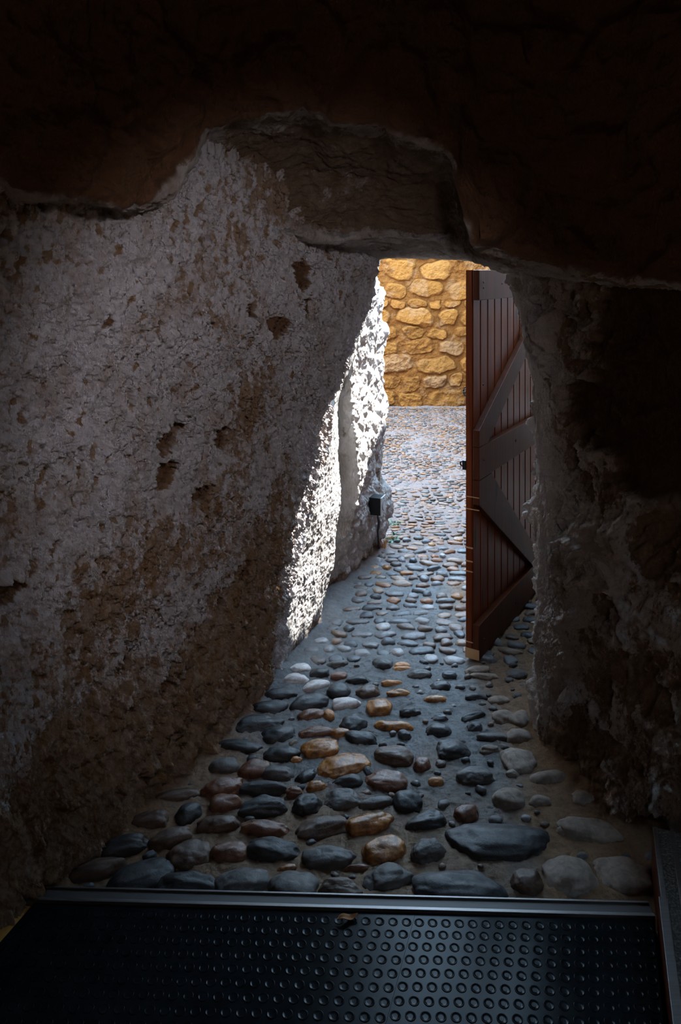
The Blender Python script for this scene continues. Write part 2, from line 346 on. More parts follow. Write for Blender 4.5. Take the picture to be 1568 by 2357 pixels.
TR_H = [(2400, 1250), (1760, 1246), (1740, 1244), (1700, 1238), (1640, 1236), (1600, 1241), (1550, 1238), (1500, 1231), (1450, 1238), (1400, 1236), (1350, 1231), (1300, 1238), (1200, 1240), (1100, 1243), (1040, 1238), (1000, 1236), (920, 1232),
        (830, 1216), (780, 1206), (750, 1201), (700, 1197), (680, 1194), (655, 1182), (640, 1172), (628, 1163), (600, 1150), (400, 1120), (-800, 1100)]
def build_right():
    H = col_trace(TR_H, 2.8)
    lr = H[:, 0] - H[1, 0]
    def rc(x, y, k, kr=0.0, zy=None):
        c = np.zeros((len(ZL), 3)); c[:, 2] = ZL; c[:, 0] = x + lr * k; c[:, 1] = y + (np.interp(ZL, *zy) if zy else 0); return c
    fl = ([0, .5, 1.2, 2.2], [0.03, 0.0, -0.05, -0.12])
    cols = [rc(2.6, -3.2, 0), rc(2.3, 0.6, 0), rc(1.7, 1.55, 0), rc(1.28, 2.06, .2, 0, fl), rc(1.03, 2.31, .5, 0, fl), rc(0.90, 2.45, .8, 0, fl), rc(0.80, 2.61, 1, 0, ([0, 2], [0, -.03])), H,
            shift(H, 0.05, 0.12), rc(0.95, 3.3, .6), rc(1.22, 3.7, .3), rc(1.52, 4.5, 0), rc(1.62, 6.0, 0), rc(1.95, 10.0, 0)]  # columns beyond the reveal: unseen outer run, added to block the sun
    G = sheet(cols, [15, 20, 60, 90, 60, 60, 80, 40, 30, 30, 40, 30, 40], 480, -0.1, 2.0, [2.2, 2.45, 2.7])
    n = grid_normals(G); sh = G.shape; P = G.reshape(-1, 3); N = n.reshape(-1, 3)
    if N[np.abs(P[:, 1] - 2.4) < 0.2][:, 1].mean() > 0: N = -N
    # rough broken rock: planar facets, ledges and hollows
    W = P + 0.05 * np.stack([fbm(P, 5, 3, 0.5, k * 7.7) for k in range(3)], 1)
    f1, f2, cid = worley(W * [1, 1, 0.75], 4.6, 2.2); g1, g2, cid2 = worley(W * [1, 1, 0.8], 11, 7.2)
    big = (cid - 0.5) * 0.085 * sstep(0.0, 0.16, f2 - f1); med = (cid2 - 0.5) * 0.036 * sstep(0.0, 0.2, g2 - g1)
    rid = ridged(P * [1, 1, 0.5], 3.6, 4, 0.55, 3.3)
    h = big + med + 0.026 * (rid - 0.9) + 0.016 * fbm(P, 9, 4, 0.6, 5) + 0.011 * ridged(P * [1, 1, .7], 26, 5, 0.7, 9) - .008
    k1, k2, _ = worley(W * [1, 1, .55] + .03 * fbm(P, 12, 3, .6, 90)[:, None], 6.5, 12.2)
    h += 0.034 * (1 - sstep(0.0, 0.13, k2 - k1)) * sstep(-.15, .2, fbm(P, 3, 2, .5, 66)) * sstep(1.25, .95, P[:, 0])
    edge = np.exp(-((P[:, 1] - 2.8) / 0.10) ** 2); h = h * (1 - 0.8 * edge) + edge * (0.009 * fbm(P * [1, 1, .6], 24, 5, .75, 4))
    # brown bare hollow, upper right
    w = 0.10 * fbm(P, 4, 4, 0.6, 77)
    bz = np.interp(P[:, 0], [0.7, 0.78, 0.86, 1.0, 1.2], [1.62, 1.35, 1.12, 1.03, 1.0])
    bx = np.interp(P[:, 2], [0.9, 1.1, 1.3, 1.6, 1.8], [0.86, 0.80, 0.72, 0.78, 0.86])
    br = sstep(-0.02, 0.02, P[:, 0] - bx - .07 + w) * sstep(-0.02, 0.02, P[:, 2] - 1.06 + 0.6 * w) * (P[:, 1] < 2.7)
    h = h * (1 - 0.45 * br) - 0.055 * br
    soil_tone = 0.50 + 0.45 * fbm(P, 3.2, 4, 0.6, 41) - 0.35 * edge + 0.2 * (1 - sstep(0.2, 0.9, P[:, 2]))
    soil_tone -= 0.25 * np.clip(h * 30, -1, 1)
    h *= np.where(P[:, 1] > 3.0, 0.5, 1)
    Q = P + N * h[:, None]
    top = np.interp(P[:, 1], [3.35, 3.72, 3.95, 4.1, 4.3, 4.7], [2.75, 2.75, 2.56, 2.47, 2.56, 2.92]); Q[:, 2] = np.where(Q[:, 2] > 1.4, 1.4 + (Q[:, 2] - 1.4) * (top - 1.4) / 1.3, Q[:, 2])  # top of the unseen outer run shaped to shade the floor, sparing the strips
    me = np_mesh('wall_right', Q, grid_faces(sh[0], sh[1])[:, ::-1]); wall_attrs(me, soil_tone, 1 - br)
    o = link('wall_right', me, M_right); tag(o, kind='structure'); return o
build_right()

# ------------------------------------------------------------------ ceiling
def build_ceiling():
    L = [(-900, 380, 1.05), (-300, 390, 1.3), (0, 400, 1.50), (30, 425, 1.53), (60, 441, 1.55), (150, 446, 1.62), (220, 461, 1.68), (290, 470, 1.76), (315, 462, 1.80), (385, 428, 1.86), (445, 352, 1.92), (465, 292, 1.95), (550, 264, 1.98),
         (640, 262, 2.00), (665, 250, 2.0), (700, 238, 2.0), (725, 255, 2.01), (760, 272, 2.02), (850, 278, 2.04), (890, 276, 2.05), (910, 300, 2.06), (1030, 335, 2.08), (1058, 400, 2.10), (1070, 500, 2.12), (1088, 562, 2.15), (1200, 592, 2.15),
         (1300, 610, 2.15), (1400, 630, 2.12), (1450, 640, 2.10), (1600, 650, 1.98), (1800, 650, 1.75), (2600, 650, 1.3)]
    Fr = [(-900, 470, 1.5), (0, 470, 1.95), (150, 470, 2.0), (300, 488, 2.15), (450, 506, 2.4), (560, 520, 2.52), (700, 545, 2.68), (800, 553, 2.72), (900, 548, 2.72), (1000, 553, 2.70), (1060, 566, 2.65), (1095, 590, 2.5), (1200, 612, 2.42),
          (1300, 630, 2.36), (1430, 650, 2.28), (1600, 662, 2.2), (2600, 670, 1.8)]
    Bk = [(-900, 560, 3.45), (0, 600, 3.45), (600, 600, 3.45), (850, 602, 3.42), (900, 598, 3.42), (960, 597, 3.4), (1040, 602, 3.38), (1085, 601, 3.35), (1110, 606, 3.32), (1165, 628, 3.22), (1300, 660, 3.1), (1600, 665, 3.0), (2600, 680, 3.0)]
    Fv = lambda T, u, k: np.interp(u, [t[0] for t in T], [t[k] for t in T])
    us = np.unique(np.concatenate([np.linspace(-900, -60, 25), np.linspace(-60, 1640, 520), np.linspace(1640, 2600, 25)]))
    segs = [20, 25, 20, 60, 60, 90, 24, 60, 70, 30, 50, 20, 8]
    rows_all = []
    for u in us:
        lv, ly = Fv(L, u, 1), Fv(L, u, 2); fv, fy = Fv(Fr, u, 1), Fv(Fr, u, 2); bv, by = Fv(Bk, u, 1), Fv(Bk, u, 2)
        w = float(np.interp(u, [300, 480, 1035, 1075], [0, 1, 1, 0]))
        xs = (u - CX) / F
        K = [np.array([xs * 2.4, -3.3, 2.45]), np.array([xs * 2.1, 0.6, 2.62]), np.array([xs * (ly - .35), ly - 0.45, 2.72]), at(u, -160, ly - 0.16), at(u, 0, ly - 0.11), at(u, lv * 0.5 + 10, ly - 0.06), at(u, lv, ly)]
        # upper lip turning inwards, hollow, front edge of the passage roof, roof underside, outer edge, outside face
        K.append(at(u, lv + 6 + 10 * w, ly + 0.05 + 0.17 * w))
        a = np.array([lv, ly + 0.2 * w]); b = np.array([fv, fy])
        mid = lambda t, dy: (a + (b - a) * t) + [0, dy]
        m1 = mid(0.45, 0.16 * w); m2 = mid(0.86, 0.10 * w)
        K += [at(u, m1[0], m1[1]), at(u, m2[0], m2[1]), at(u, fv, fy), at(u, (fv * .45 + bv * .55), (fy + by) / 2), at(u, bv, by)]
        top = at(u, bv, by); K.append(top + [0, 0.06, 0.55])
        pts = []
        for p, q, n in zip(K, K[1:], segs + [20]):
            for j in range(n): pts.append(p + (q - p) * (j / n))
        pts.append(K[-1]); rows_all.append(pts)
    G = np.array(rows_all); seg_ends = np.cumsum(segs)
    for _ in range(4):
        H = G.copy(); H[:, 1:-1] = (G[:, :-2] + 2 * G[:, 1:-1] + G[:, 2:]) / 4; G = H
        H = G.copy(); H[1:-1] = (G[:-2] + 2 * G[1:-1] + G[2:]) / 4; G = H
    n = grid_normals(G); sh = G.shape; P = G.reshape(-1, 3); N = n.reshape(-1, 3)
    if N[:, 2].mean() > 0: N = -N
    t = np.tile(np.arange(sh[1]), sh[0]); lip = seg_ends[5]
    front = 1 - sstep(lip - 10, lip + 4, t)
    f1, f2, cid = worley(P + 0.04 * fbm(P, 6, 3, .5, 1)[:, None], 3.6, 4.4)
    U = P[:, 0] / np.maximum(P[:, 1], .3) * F + CX
    rec = sstep(440, 520, U) * (1 - sstep(1030, 1080, U)) * sstep(lip - 4, lip + 14, t) * (1 - sstep(seg_ends[8], seg_ends[9], t))
    h = front * (0.045 * fbm(P, 3.0, 4, 0.55, 6) + 0.035 * (sstep(0, .25, f2 - f1) - .7) + 0.010 * ridged(P, 14, 4, .6, 2))
    h += (1 - front) * (0.020 * fbm(P, 6, 3, .5, 9) + 0.009 * fbm(P, 22, 4, .62, 3) + 0.004 * ridged(P, 40, 3, .6, 5) * (1 - 0.6 * rec))
    h *= 1 - 0.65 * sstep(seg_ends[10], seg_ends[11], t)
    me = np_mesh('ceiling', P + N * h[:, None], grid_faces(sh[0], sh[1])[:, ::-1])
    pl = sstep(-0.03, 0.03, (t - (lip + 0)) / 60.0 + 0.06 * fbm(P, 9, 4, .6, 8))
    soil_tone = 0.55 + 0.4 * fbm(P, 4, 4, .6, 50) + 0.28 * rec - 0.30 * sstep(seg_ends[8], seg_ends[9], t) - 0.25 * sstep(lip - 6, lip + 4, t) * (1 - sstep(lip + 24, lip + 40, t)) - 0.3 * (1 - sstep(430, 560, U)) * (t > lip)  # paler lip and left flank: the light they catch is put into the colour
    wall_attrs(me, soil_tone, pl)
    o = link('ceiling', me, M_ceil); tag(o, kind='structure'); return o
build_ceiling()

# rear of the cave room, behind the camera
bm = bmesh.new(); add_box(bm, (-3.2, -3.4, -0.15), (3.2, -3.1, 3.2)); o = bm_obj('wall_rear', bm, M_right); tag(o, kind='structure')

# ------------------------------------------------------------------ floor
def build_floor():
    ys = np.concatenate([np.linspace(-3.3, 1.9, 20)[:-1], np.linspace(1.9, 3.4, 330)[:-1], np.linspace(3.4, 5.2, 200)[:-1], np.linspace(5.2, 10.2, 180)])
    xs = np.concatenate([np.linspace(-4.4, -1.25, 14)[:-1], np.linspace(-1.25, 1.5, 480)[:-1], np.linspace(1.5, 3.2, 40)])
    X, Y = np.meshgrid(xs, ys, indexing='ij'); P = np.stack([X.ravel(), Y.ravel(), np.zeros(X.size)], 1)
    h = 0.010 * fbm(P, 3, 3, .5, 3) + 0.006 * fbm(P, 18, 4, .6, 7) + 0.003 * ridged(P, 40, 3, .6, 1) - 0.006
    lx = np.interp(P[:, 1], [1, 1.65, 2.243, 2.63, 2.86, 3.06, 3.33, 3.74, 4.26, 4.8], [-1.44, -1.07, -.775, -.577, -.464, -.366, -.274, -.09, .015, .24])
    rx = np.interp(P[:, 1], [1.5, 2.06, 2.31, 2.45, 2.61, 2.8, 3.3], [1.7, 1.28, 1.03, .90, .80, .74, .95])
    wl = np.exp(-np.clip(P[:, 0] - lx, 0, 9) / 0.05) * (P[:, 1] < 4.9); wr = np.exp(-np.clip(rx - P[:, 0], 0, 9) / 0.07) * (P[:, 1] < 3.3)
    h += 0.022 * wl + 0.03 * wr; h[P[:, 1] < 1.98] = -0.02
    P[:, 2] = h
    me = np_mesh('floor', P, grid_faces(len(xs), len(ys)))
    earth = (1 - sstep(2.2, 3.0, P[:, 1] + 0.55 * np.clip(P[:, 0] - 0.1, 0, 1) * (P[:, 1] > 1) + .25 * fbm(P, 4, 3, .5, 4))) * 0.85 + 0.9 * np.exp(-np.clip(P[:, 0] - lx, 0, 9) / 0.12) * (1 - sstep(2.9, 3.2, P[:, 1]))
    earth += 0.9 * sstep(0.15, 0.0, rx - P[:, 0]) + 0.8 * sstep(0.52, .68, P[:, 0]) * (P[:, 1] < 4.3)
    fattr(me, 'earth', np.clip(earth, 0, 1)); fattr(me, 'court', sstep(4.1, 5.1, P[:, 1]))
    o = link('floor', me, M_mortar); tag(o, kind='structure'); return o
floor = build_floor()

ICO = {}
for s in (2, 3, 4, 5):
    b = bmesh.new(); bmesh.ops.create_icosphere(b, subdivisions=s, radius=1.0); b.verts.ensure_lookup_table()
    ICO[s] = (np.array([v.co[:] for v in b.verts]), np.array([[v.index for v in f.verts] for f in b.faces])); b.free()
def pebble(s, rx, ry, rz, seed, lump=0.18):
    V, T = ICO[s]; e = 0.86
    W = np.sign(V) * np.abs(V) ** e
    W = W * (1 + lump * fbm(V, 0.9, 2, .5, seed * 1.37))[:, None]
    W = W + 0.05 * lump / .18 * (V * fbm(V, 2.4, 3, .5, seed * 2.1)[:, None])
    W[:, 0] *= rx * (1 + 0.16 * math.sin(seed * 5.1) * V[:, 1]); W[:, 1] *= ry * (1 + 0.16 * math.cos(seed * 3.3) * V[:, 0]); W[:, 2] *= rz
    return W, T
STONES = '''220 2002 135 48 -16 B|322 2008 140 74 -22 K|425 2027 136 58 -5 K|556 2024 132 68 -6 G|672 2032 118 72 0 G|782 2042 96 46 0 B|893 2012 112 66 -14 G|1052 2032 200 78 0 K|1216 2024 70 60 0 B|1310 2004 112 92 -10 D|1442 2008 130 86 5 D
285 1945 124 44 -14 K|392 1925 98 46 -18 B|438 1960 96 64 -16 B|527 1958 82 54 -12 R|630 1952 118 58 4 K|752 1970 122 56 -4 G|886 1950 100 60 -15 O|985 1954 80 56 -18 G|1150 1922 238 84 -3 K|660 1999 44 16 -12 O|820 1997 52 15 -5 R
345 1884 86 44 -10 B|434 1868 68 40 -34 K|502 1896 96 44 -5 B|608 1906 110 40 0 R|738 1900 122 52 -12 B|850 1893 112 48 -16 O|985 1888 90 42 -12 K|1075 1868 62 38 -20 R|1355 1905 130 62 5 D|1298 1912 34 20 0 D
400 1830 98 32 -14 B|518 1844 74 40 -10 R|605 1852 102 46 -4 K|708 1850 72 46 -12 K|788 1836 82 50 0 G|868 1846 80 26 -12 G|940 1840 64 50 -10 K|1172 1836 72 44 0 D|1244 1844 46 30 0 D|1350 1838 74 46 0 D
510 1810 92 42 -14 R|605 1811 106 28 2 K|679 1822 38 20 0 R|730 1808 50 24 -6 O|800 1797 66 28 -3 K|890 1792 92 48 2 R|848 1776 20 26 -20 K|1003 1797 34 20 -5 O|1095 1784 92 38 -5 G|1180 1780 28 15 0 D|1266 1790 84 38 3 D
515 1760 68 36 -5 G|584 1766 70 38 -5 R|640 1776 72 32 0 G|704 1786 50 24 -28 K|790 1756 118 58 -14 O|905 1735 86 44 3 B|972 1758 42 32 8 R|1196 1744 80 58 0 D
552 1718 108 28 4 K|648 1733 80 34 0 K|682 1748 24 13 -5 O|738 1719 80 44 -10 O|1040 1719 78 48 -16 K|1127 1724 44 18 0 D
642 1687 74 40 -6 K|728 1684 82 22 -6 R|782 1686 40 20 0 O|832 1697 72 28 4 K|930 1690 30 18 8 K|905 1669 80 22 4 O|598 1664 106 40 -8 K|815 1663 62 36 -6 K|1008 1680 56 28 -4 K|1094 1672 34 18 0 K|1140 1696 72 16 3 G|1196 1692 60 40 0 D
620 1627 84 30 -4 K|716 1643 64 26 -14 R|757 1645 24 22 -30 O|712 1612 84 34 -8 K|797 1616 64 26 -5 W|874 1625 60 38 -4 O|945 1636 46 18 -3 K|1012 1652 38 16 0 K|1090 1648 60 16 -14 K|1162 1648 54 30 0 D|1196 1655 50 36 -20 D
645 1595 68 26 -3 K|780 1587 54 28 -4 K|848 1590 54 24 -6 B|920 1593 54 16 -2 O|1003 1608 48 15 0 O|1013 1577 52 20 -3 K|1095 1604 50 16 0 K|1150 1610 50 20 0 D
726 1575 60 20 -14 W|682 1561 56 22 2 W|737 1547 44 22 0 K|692 1537 44 20 0 W|780 1554 38 14 -4 R|776 1527 46 16 -4 G|822 1563 52 16 -2 K|880 1526 46 26 3 K|925 1530 36 14 -8 O|925 1539 42 12 -3 O|967 1551 56 18 -2 G|902 1571 48 12 0 O|1036 1552 34 12 0 K|1100 1542 60 18 -8 D|1118 1556 60 14 2 D|1190 1550 50 22 0 G'''
placed = []; cobbles = []
for row in STONES.replace('\n', '|').split('|'):
    q = row.split(); u, v, w, hh, a = map(float, q[:5]); k = q[5]
    s = 1.0
    rx = w / F / 2; yy = floor_at(u, v + hh * 0.18)[1]; rx *= yy
    prot = min(0.030, 0.42 * hh / F * yy + 0.004)                       # how far it stands proud of the mortar
    dpx = max(hh - prot * F / yy * 0.55, hh * 0.45); ry = dpx / (F * EYE / yy ** 2) / 2
    x, y = floor_at(u, v + hh * 0.16)
    ang = -math.radians(a) * (F * EYE / yy ** 2 / (F / yy)) ** -1 * 0.9
    cobbles.append((w * hh, x, y, rx * 1.04, ry * 1.08, prot, ang, k, w > 30)); placed.append((x, y, max(rx, ry), rx, ry))
# laid stones from the passage mouth to the courtyard, in loose courses
def room_ok(x, y):
    lx = np.interp(y, [3.06, 3.33, 3.74, 4.26, 4.8, 5.2, 5.6], [-.366, -.274, -.09, .03, .27, .1, -.3]) if y < 5.6 else -3.0
    rx = np.interp(y, [2.8, 3.3, 3.7, 4.5, 6.0, 10], [.74, .95, 1.22, 1.52, 1.62, 1.95])
    return lx + 0.05 < x < rx - 0.04
rest = []; y = 3.40; rr = random.Random(4)
while y < 9.62:
    far = y > 5.0
    size = np.interp(y, [3.4, 4.3, 5.2, 7, 9.6], [.050, .046, .036, .029, .026]); x = -3.0 + rr.random() * size
    while x < 1.9:
        rx = size * rr.uniform(0.5, 1.25); ry = size * rr.uniform(0.42, 0.66); px = x + rx; py = y + rr.uniform(-.45, .45) * size
        if room_ok(px, py) and all(abs(px - a[0]) > (rx + a[3]) * 0.9 or abs(py - a[1]) > (ry + a[4]) * 0.9 for a in (placed if py < 3.6 else ())) and rr.random() > (.05 if not far else .12):
            rest.append((px, py, rx, ry, rr.uniform(0.008, 0.014) * (.55 if far else 1), rr.uniform(-.5, .5)))
        x += 2 * rx + size * rr.uniform(0.10, 1.0 if far else .55)
    y += size * (1.42 if far else 1.55)
# small fillers between the near stones
for _ in range(900):
    x = rr.uniform(-.8, 1.0); y = rr.uniform(2.15, 3.4); s = rr.uniform(.008, .022)
    lx = np.interp(y, [2.243, 2.63, 3.33], [-.75, -.55, -.25]); rx_ = np.interp(y, [2.1, 2.31, 2.45, 2.61, 2.8, 3.3], [1.1, .98, .85, .75, .69, .9])
    if lx < x < rx_ and all(math.hypot((x - a[0]) / (a[3] + s * 1.1), (y - a[1]) / (a[4] + s * 1.1)) > 1.0 for a in placed) and len([1 for r in rest if abs(r[0] - x) < .04 and abs(r[1] - y) < .03]) == 0 and rr.random() < .55:
        rest.append((x, y, s, s * rr.uniform(.5, .8), s * 0.45, rr.uniform(-.6, .6)))
LBL = {'O': 'glossy orange-brown cobblestone', 'W': 'pale worn cobblestone', 'R': 'russet brown cobblestone', 'K': 'dark slate cobblestone'}
cobbles.sort(key=lambda c: -c[0])
TINT = {'K': (.06, .062, .07), 'G': (.14, .13, .13), 'B': (.11, .065, .045), 'R': (.18, .08, .05), 'O': (.38, .17, .06), 'W': (.42, .39, .38), 'D': (.24, .19, .155)}
SV, ST, SC = [], [], []; off = 0
for i, (_, x, y, rx, ry, pr, ang, k, big) in enumerate(cobbles):
    s = 5 if i < 40 else 4
    rz = pr * 1.25
    V, T = pebble(s, rx, ry, rz, i * 1.7 + 3, 0.20)
    c, sn = math.cos(ang), math.sin(ang)
    til = rr.uniform(-.1, .1)
    X = V[:, 0] * c - V[:, 1] * sn; Y = V[:, 0] * sn + V[:, 1] * c; Z = V[:, 2] - 0.25 * pr + til * V[:, 0] * .5
    if i < 100:
        me = np_mesh('cobblestone', np.stack([X, Y, Z], 1), T); o = link('cobblestone', me, SM[k], floor); o.location = (x, y, 0.0)
        if k in LBL: o['label'] = LBL[k]
    else:
        SV.append(np.stack([X + x, Y + y, Z], 1)); ST.append(T + off); off += len(V)
        SC.append(np.tile(np.array(TINT[k]), (len(V), 1)))
PASS = [tuple(q * .72 for q in c_) for c_ in ((.16, .15, .155), (.10, .105, .115), (.07, .075, .085), (.17, .12, .10), (.26, .17, .12), (.13, .12, .12), (.30, .28, .28))]
COURT = [tuple(k * m_ for k, m_ in zip(c_, (.36, .265, .20))) for c_ in ((.24, .25, .28), (.34, .33, .35), (.13, .15, .17), (.50, .28, .16), (.44, .25, .14), (.38, .27, .21), (.55, .47, .43), (.30, .20, .16), (.58, .32, .12))]
for j, (x, y, rx, ry, pr, ang) in enumerate(rest):
    V, T = pebble(3 if y < 5 else 2, rx, ry, pr * 1.4, j * .77, .22)
    c, sn = math.cos(ang), math.sin(ang)
    X = V[:, 0] * c - V[:, 1] * sn; Y = V[:, 0] * sn + V[:, 1] * c
    SV.append(np.stack([X + x, Y + y, V[:, 2] - 0.2 * pr], 1)); ST.append(T + off); off += len(V)
    col = np.array(rr.choice(COURT if y > 4.2 + rr.uniform(-.5, .8) else PASS)) * rr.uniform(.75, 1.2)
    if y < 3.4: col = np.array(rr.choice(PASS)) * .7
    SC.append(np.tile(col, (len(V), 1)))
me = np_mesh('cobblestone', np.concatenate(SV), np.concatenate(ST)); cattr(me, 'tint', np.concatenate(SC))
o = link('cobblestone_paving', me, M_pebbles, floor); o['kind'] = 'stuff'
print('laid stones', len(rest), 'cobbles', len(cobbles))

# ------------------------------------------------------------------ courtyard rubble wall
def build_court_wall():
    xs = np.concatenate([np.linspace(-4.3, 0.3, 60)[:-1], np.linspace(0.3, 2.1, 520)]); zs = np.concatenate([np.linspace(-0.1, 2.05, 560), np.linspace(2.1, 3.0, 20)])
    X, Z = np.meshgrid(xs, zs, indexing='ij'); P = np.stack([X.ravel(), np.full(X.size, 9.75), Z.ravel()], 1)
    x, z = P[:, 0], P[:, 2]
    wx = x + 0.05 * fbm(P, 4, 3, .5, 1); wz = z + 0.035 * fbm(P, 5, 3, .5, 9)
    # courses of uneven height, stones of uneven width
    r = random.Random(21); zz = -0.15; courses = []
    while zz < 3.1:
        hh = r.choice([.09, .12, .16, .24, .28, .20]); courses.append((zz, hh)); zz += hh
    hgt = np.full(len(P), -9.0); cid = np.zeros(len(P)); seeds = []
    for (c0, ch) in courses:
        m0 = (wz >= c0 - .1) & (wz < c0 + ch + .1); xx = -4.5 + r.random() * .3
        while xx < 2.2:
            w = ch * r.uniform(1.0, 2.6) if ch > .1 else r.uniform(.12, .34)
            if xx + w > .2 or r.random() < .99:
                seeds.append((xx + w / 2, c0 + ch / 2 + r.uniform(-.02, .02), w * r.uniform(.82, .98) / 2, ch * r.uniform(.84, 1.02) / 2, r.random(), r.uniform(-.22, .22)))
            xx += w
    for k, (sx, sz, a, b, rnd, ro) in enumerate(seeds):
        m = (np.abs(wx - sx) < a * 1.5) & (np.abs(wz - sz) < b * 1.6)
        if not m.any(): continue
        dx = (wx[m] - sx); dz = (wz[m] - sz); qx = (dx * math.cos(ro) + dz * math.sin(ro)) / a; qz = (-dx * math.sin(ro) + dz * math.cos(ro)) / b
        q = (np.abs(qx) ** 3.2 + np.abs(qz) ** 3.2) ** (1 / 3.2)
        hv = (0.034 + 0.04 * rnd) * (1 - sstep(.80, 1.04, q)) * (1 - .15 * q) + (-.002) + 0.012 * (qx * math.sin(k) + qz * math.cos(k * 2.2)) * (q < 1)
        idx = np.where(m)[0]; up = (hv > hgt[idx]) & (q < 1.05); hgt[idx[up]] = hv[up]; cid[idx[up]] = rnd * .98 + .01
    bare = hgt < -1; hgt[bare] = 0
    crumble = .8 * sstep(0.05, .3, fbm(P, 1.5, 3, .5, 33) + .16 * np.exp(-((z - 1.0) / .45) ** 2))
    hgt = hgt * (1 - .6 * crumble) + 0.010 * fbm(P, 14, 4, .6, 3) + .02 * crumble * fbm(P, 9, 4, .6, 13)
    P[:, 1] -= hgt
    me = np_mesh('wall_courtyard', P, grid_faces(len(xs), len(zs)))
    stone = sstep(.012, .030, hgt) * (1 - bare * 1.0)
    pal = np.array([(.62, .34, .10), (.56, .30, .085), (.66, .38, .13), (.50, .26, .075), (.62, .42, .27), (.60, .33, .10)])
    col = pal[(cid * 5.999).astype(int)] * (0.86 + .26 * ((cid * 37) % 1))[:, None]
    mor = np.array((.40, .19, .055)) * (1 + .25 * fbm(P, 10, 3, .5, 2))[:, None]
    t = (0.05 + .95 * stone)[:, None]; col = mor * (1 - t) + col * t
    pale = (sstep(.2, .45, fbm(P, 5, 4, .6, 88)))[:, None]; col = col * (1 - .5 * pale) + np.array((.62, .46, .33)) * .5 * pale
    cattr(me, 'tint', np.clip(col * [.44, .305, .205], 0, 1))
    m = mat_new('sandstone_rubble', .95, spec=.15); nt = NT(m)
    c = nt.mix(nt.ramp(nt.noise(14, 8, .7), [(.35, g(0)), (.7, g(.55))]), nt.attr('tint', 'Color'), (.235, .097, .023))
    nt.out(c, nt.bump(nt.noise(45, 8, .72), .02, .8))
    o = link('wall_courtyard', me, m); tag(o, kind='structure')
build_court_wall()

# ------------------------------------------------------------------ door
dl = Vector((0.575 + 0.0, 3.40, 0)); dv = Vector((0.52, 0.855, 0)).normalized(); dn = Vector((dv.y, -dv.x, 0))   # dn: face towards the room
door = empty('door_1', (dl.x, dl.y, 0.012)); door.rotation_euler = (0, 0, math.atan2(dv.y, dv.x))
tag(door, 'reddish-brown wooden plank door with diagonal braces standing open', 'door', kind='structure')
# local frame: x along the door, y = away from the room face (-y faces the room), z up
DW, DH = 1.12, 1.735; T1, T2 = 0.036, 0.030
npl = 12; pw = DW / npl
bm = bmesh.new()
for k in range(npl):
    add_box(bm, (k * pw + .0016, -T1 / 2, 0.004), ((k + 1) * pw - .0016, T1 / 2, DH))
bmesh.ops.bevel(bm, geom=[e for e in bm.edges if abs(e.verts[0].co.z - e.verts[1].co.z) > .5], offset=.006, segments=3, affect='EDGES')
planks = bm_obj('plank_panel', bm, M_plank, door)
# dark tongue behind the plank joints closes the gaps
bm = bmesh.new(); add_box(bm, (.01, -T1 / 2 + .010, .01), (DW - .01, T1 / 2 - .010, DH - .01)); bm_obj('tongue_strip', bm, M_rail, door)
yf = -T1 / 2
def rail(name, pts):
    bm = bmesh.new(); add_prism(bm, [(px, yf, pz) for px, pz in pts], (0, -T2, 0)); return bm_obj(name, bm, M_rail, door, bevel=.003)
rail('rail', [(0.0, 1.600), (DW, 1.600), (DW, DH), (0.0, DH)])
rail('rail', [(0.0, 0.0), (DW, 0.0), (DW, 0.155), (0.0, 0.155)])
rail('rail', [(0.0, 0.800), (DW, 0.800), (DW, 0.945), (0.0, 0.945)])
def z_at(u, v):
    """door-plane point (x along door, z) behind a photo position"""
    k = (u - CX) / F; y0 = dl.y + dn.y * (T1 / 2 + T2); x0 = dl.x + dn.x * (T1 / 2 + T2)
    t = (k * y0 - x0) / (dv.x - k * dv.y); Y = y0 + dv.y * t; return t, EYE - (v - HZ) / F * Y - door.location.z
def brace(name, uv): 
    p = [z_at(*q) for q in uv]; p = [(min(max(a, 0.0), DW), b) for a, b in p]; return p
# upper brace: from the middle rail at the free edge up to the top rail near the hinges
x1, z1 = z_at(1092, 1000); x2, z2 = z_at(1205, 790); x3, z3 = z_at(1225, 805); x4, z4 = z_at(1160, 985)
sl = (z2 - z1) / (x2 - x1)
xe = min(DW, x1 + (1.597 - z1) / sl)
rail('brace', [(0.0, 0.947), (0.11, 0.947), (xe + .10, 1.598), (xe - .07, 1.598), (0.0, 1.02)])
# lower brace: from the middle rail at the free edge down to the bottom rail
xa, za = z_at(1092, 1170); xb, zb = z_at(1237, 1285)
sl2 = (zb - za) / (xb - xa); xe2 = min(DW - .02, xa + (0.158 - za) / sl2)
rail('brace', [(0.0, 0.798), (0.16, 0.798), (xe2 + .05, 0.157), (xe2 - .10, 0.157), (0.0, 0.69)])
bm = bmesh.new()
for z0, hh, x0_, x1_, y0_, y1_ in ((.72, .004, 0, 0, -.048, .018), (.665, .004, 0, 0, -.048, .016), (.49, .007, 0, 0, -.018, .018), (.43, .006, 0, 0, -.018, .018), (.385, .005, 0, 0, -.018, .018), (.07, .004, 0, 0, -.018, .018), (.0, .045, 0, 0, -.048, .018)):
    add_box(bm, (-.0012, y0_, z0), (.0004, y1_, z0 + hh))
bm_obj('worn_mark', bm, M_nick, door)
bm = bmesh.new()
for px, pz in ((.055, 1.68), (.055, 1.655), (.06, .88), (.06, .07), (.5, .88), (.5, .07), (.9, .88), (.9, .07), (.3, 1.67), (.6, 1.67), (.9, 1.67), (.05, 1.22)):
    M = Matrix.Translation((px, yf - T2 - .001, pz)) @ Matrix.Rotation(PI / 2, 4, 'X')
    bmesh.ops.create_cone(bm, cap_ends=True, segments=16, radius1=.006, radius2=.004, depth=.004, matrix=M)
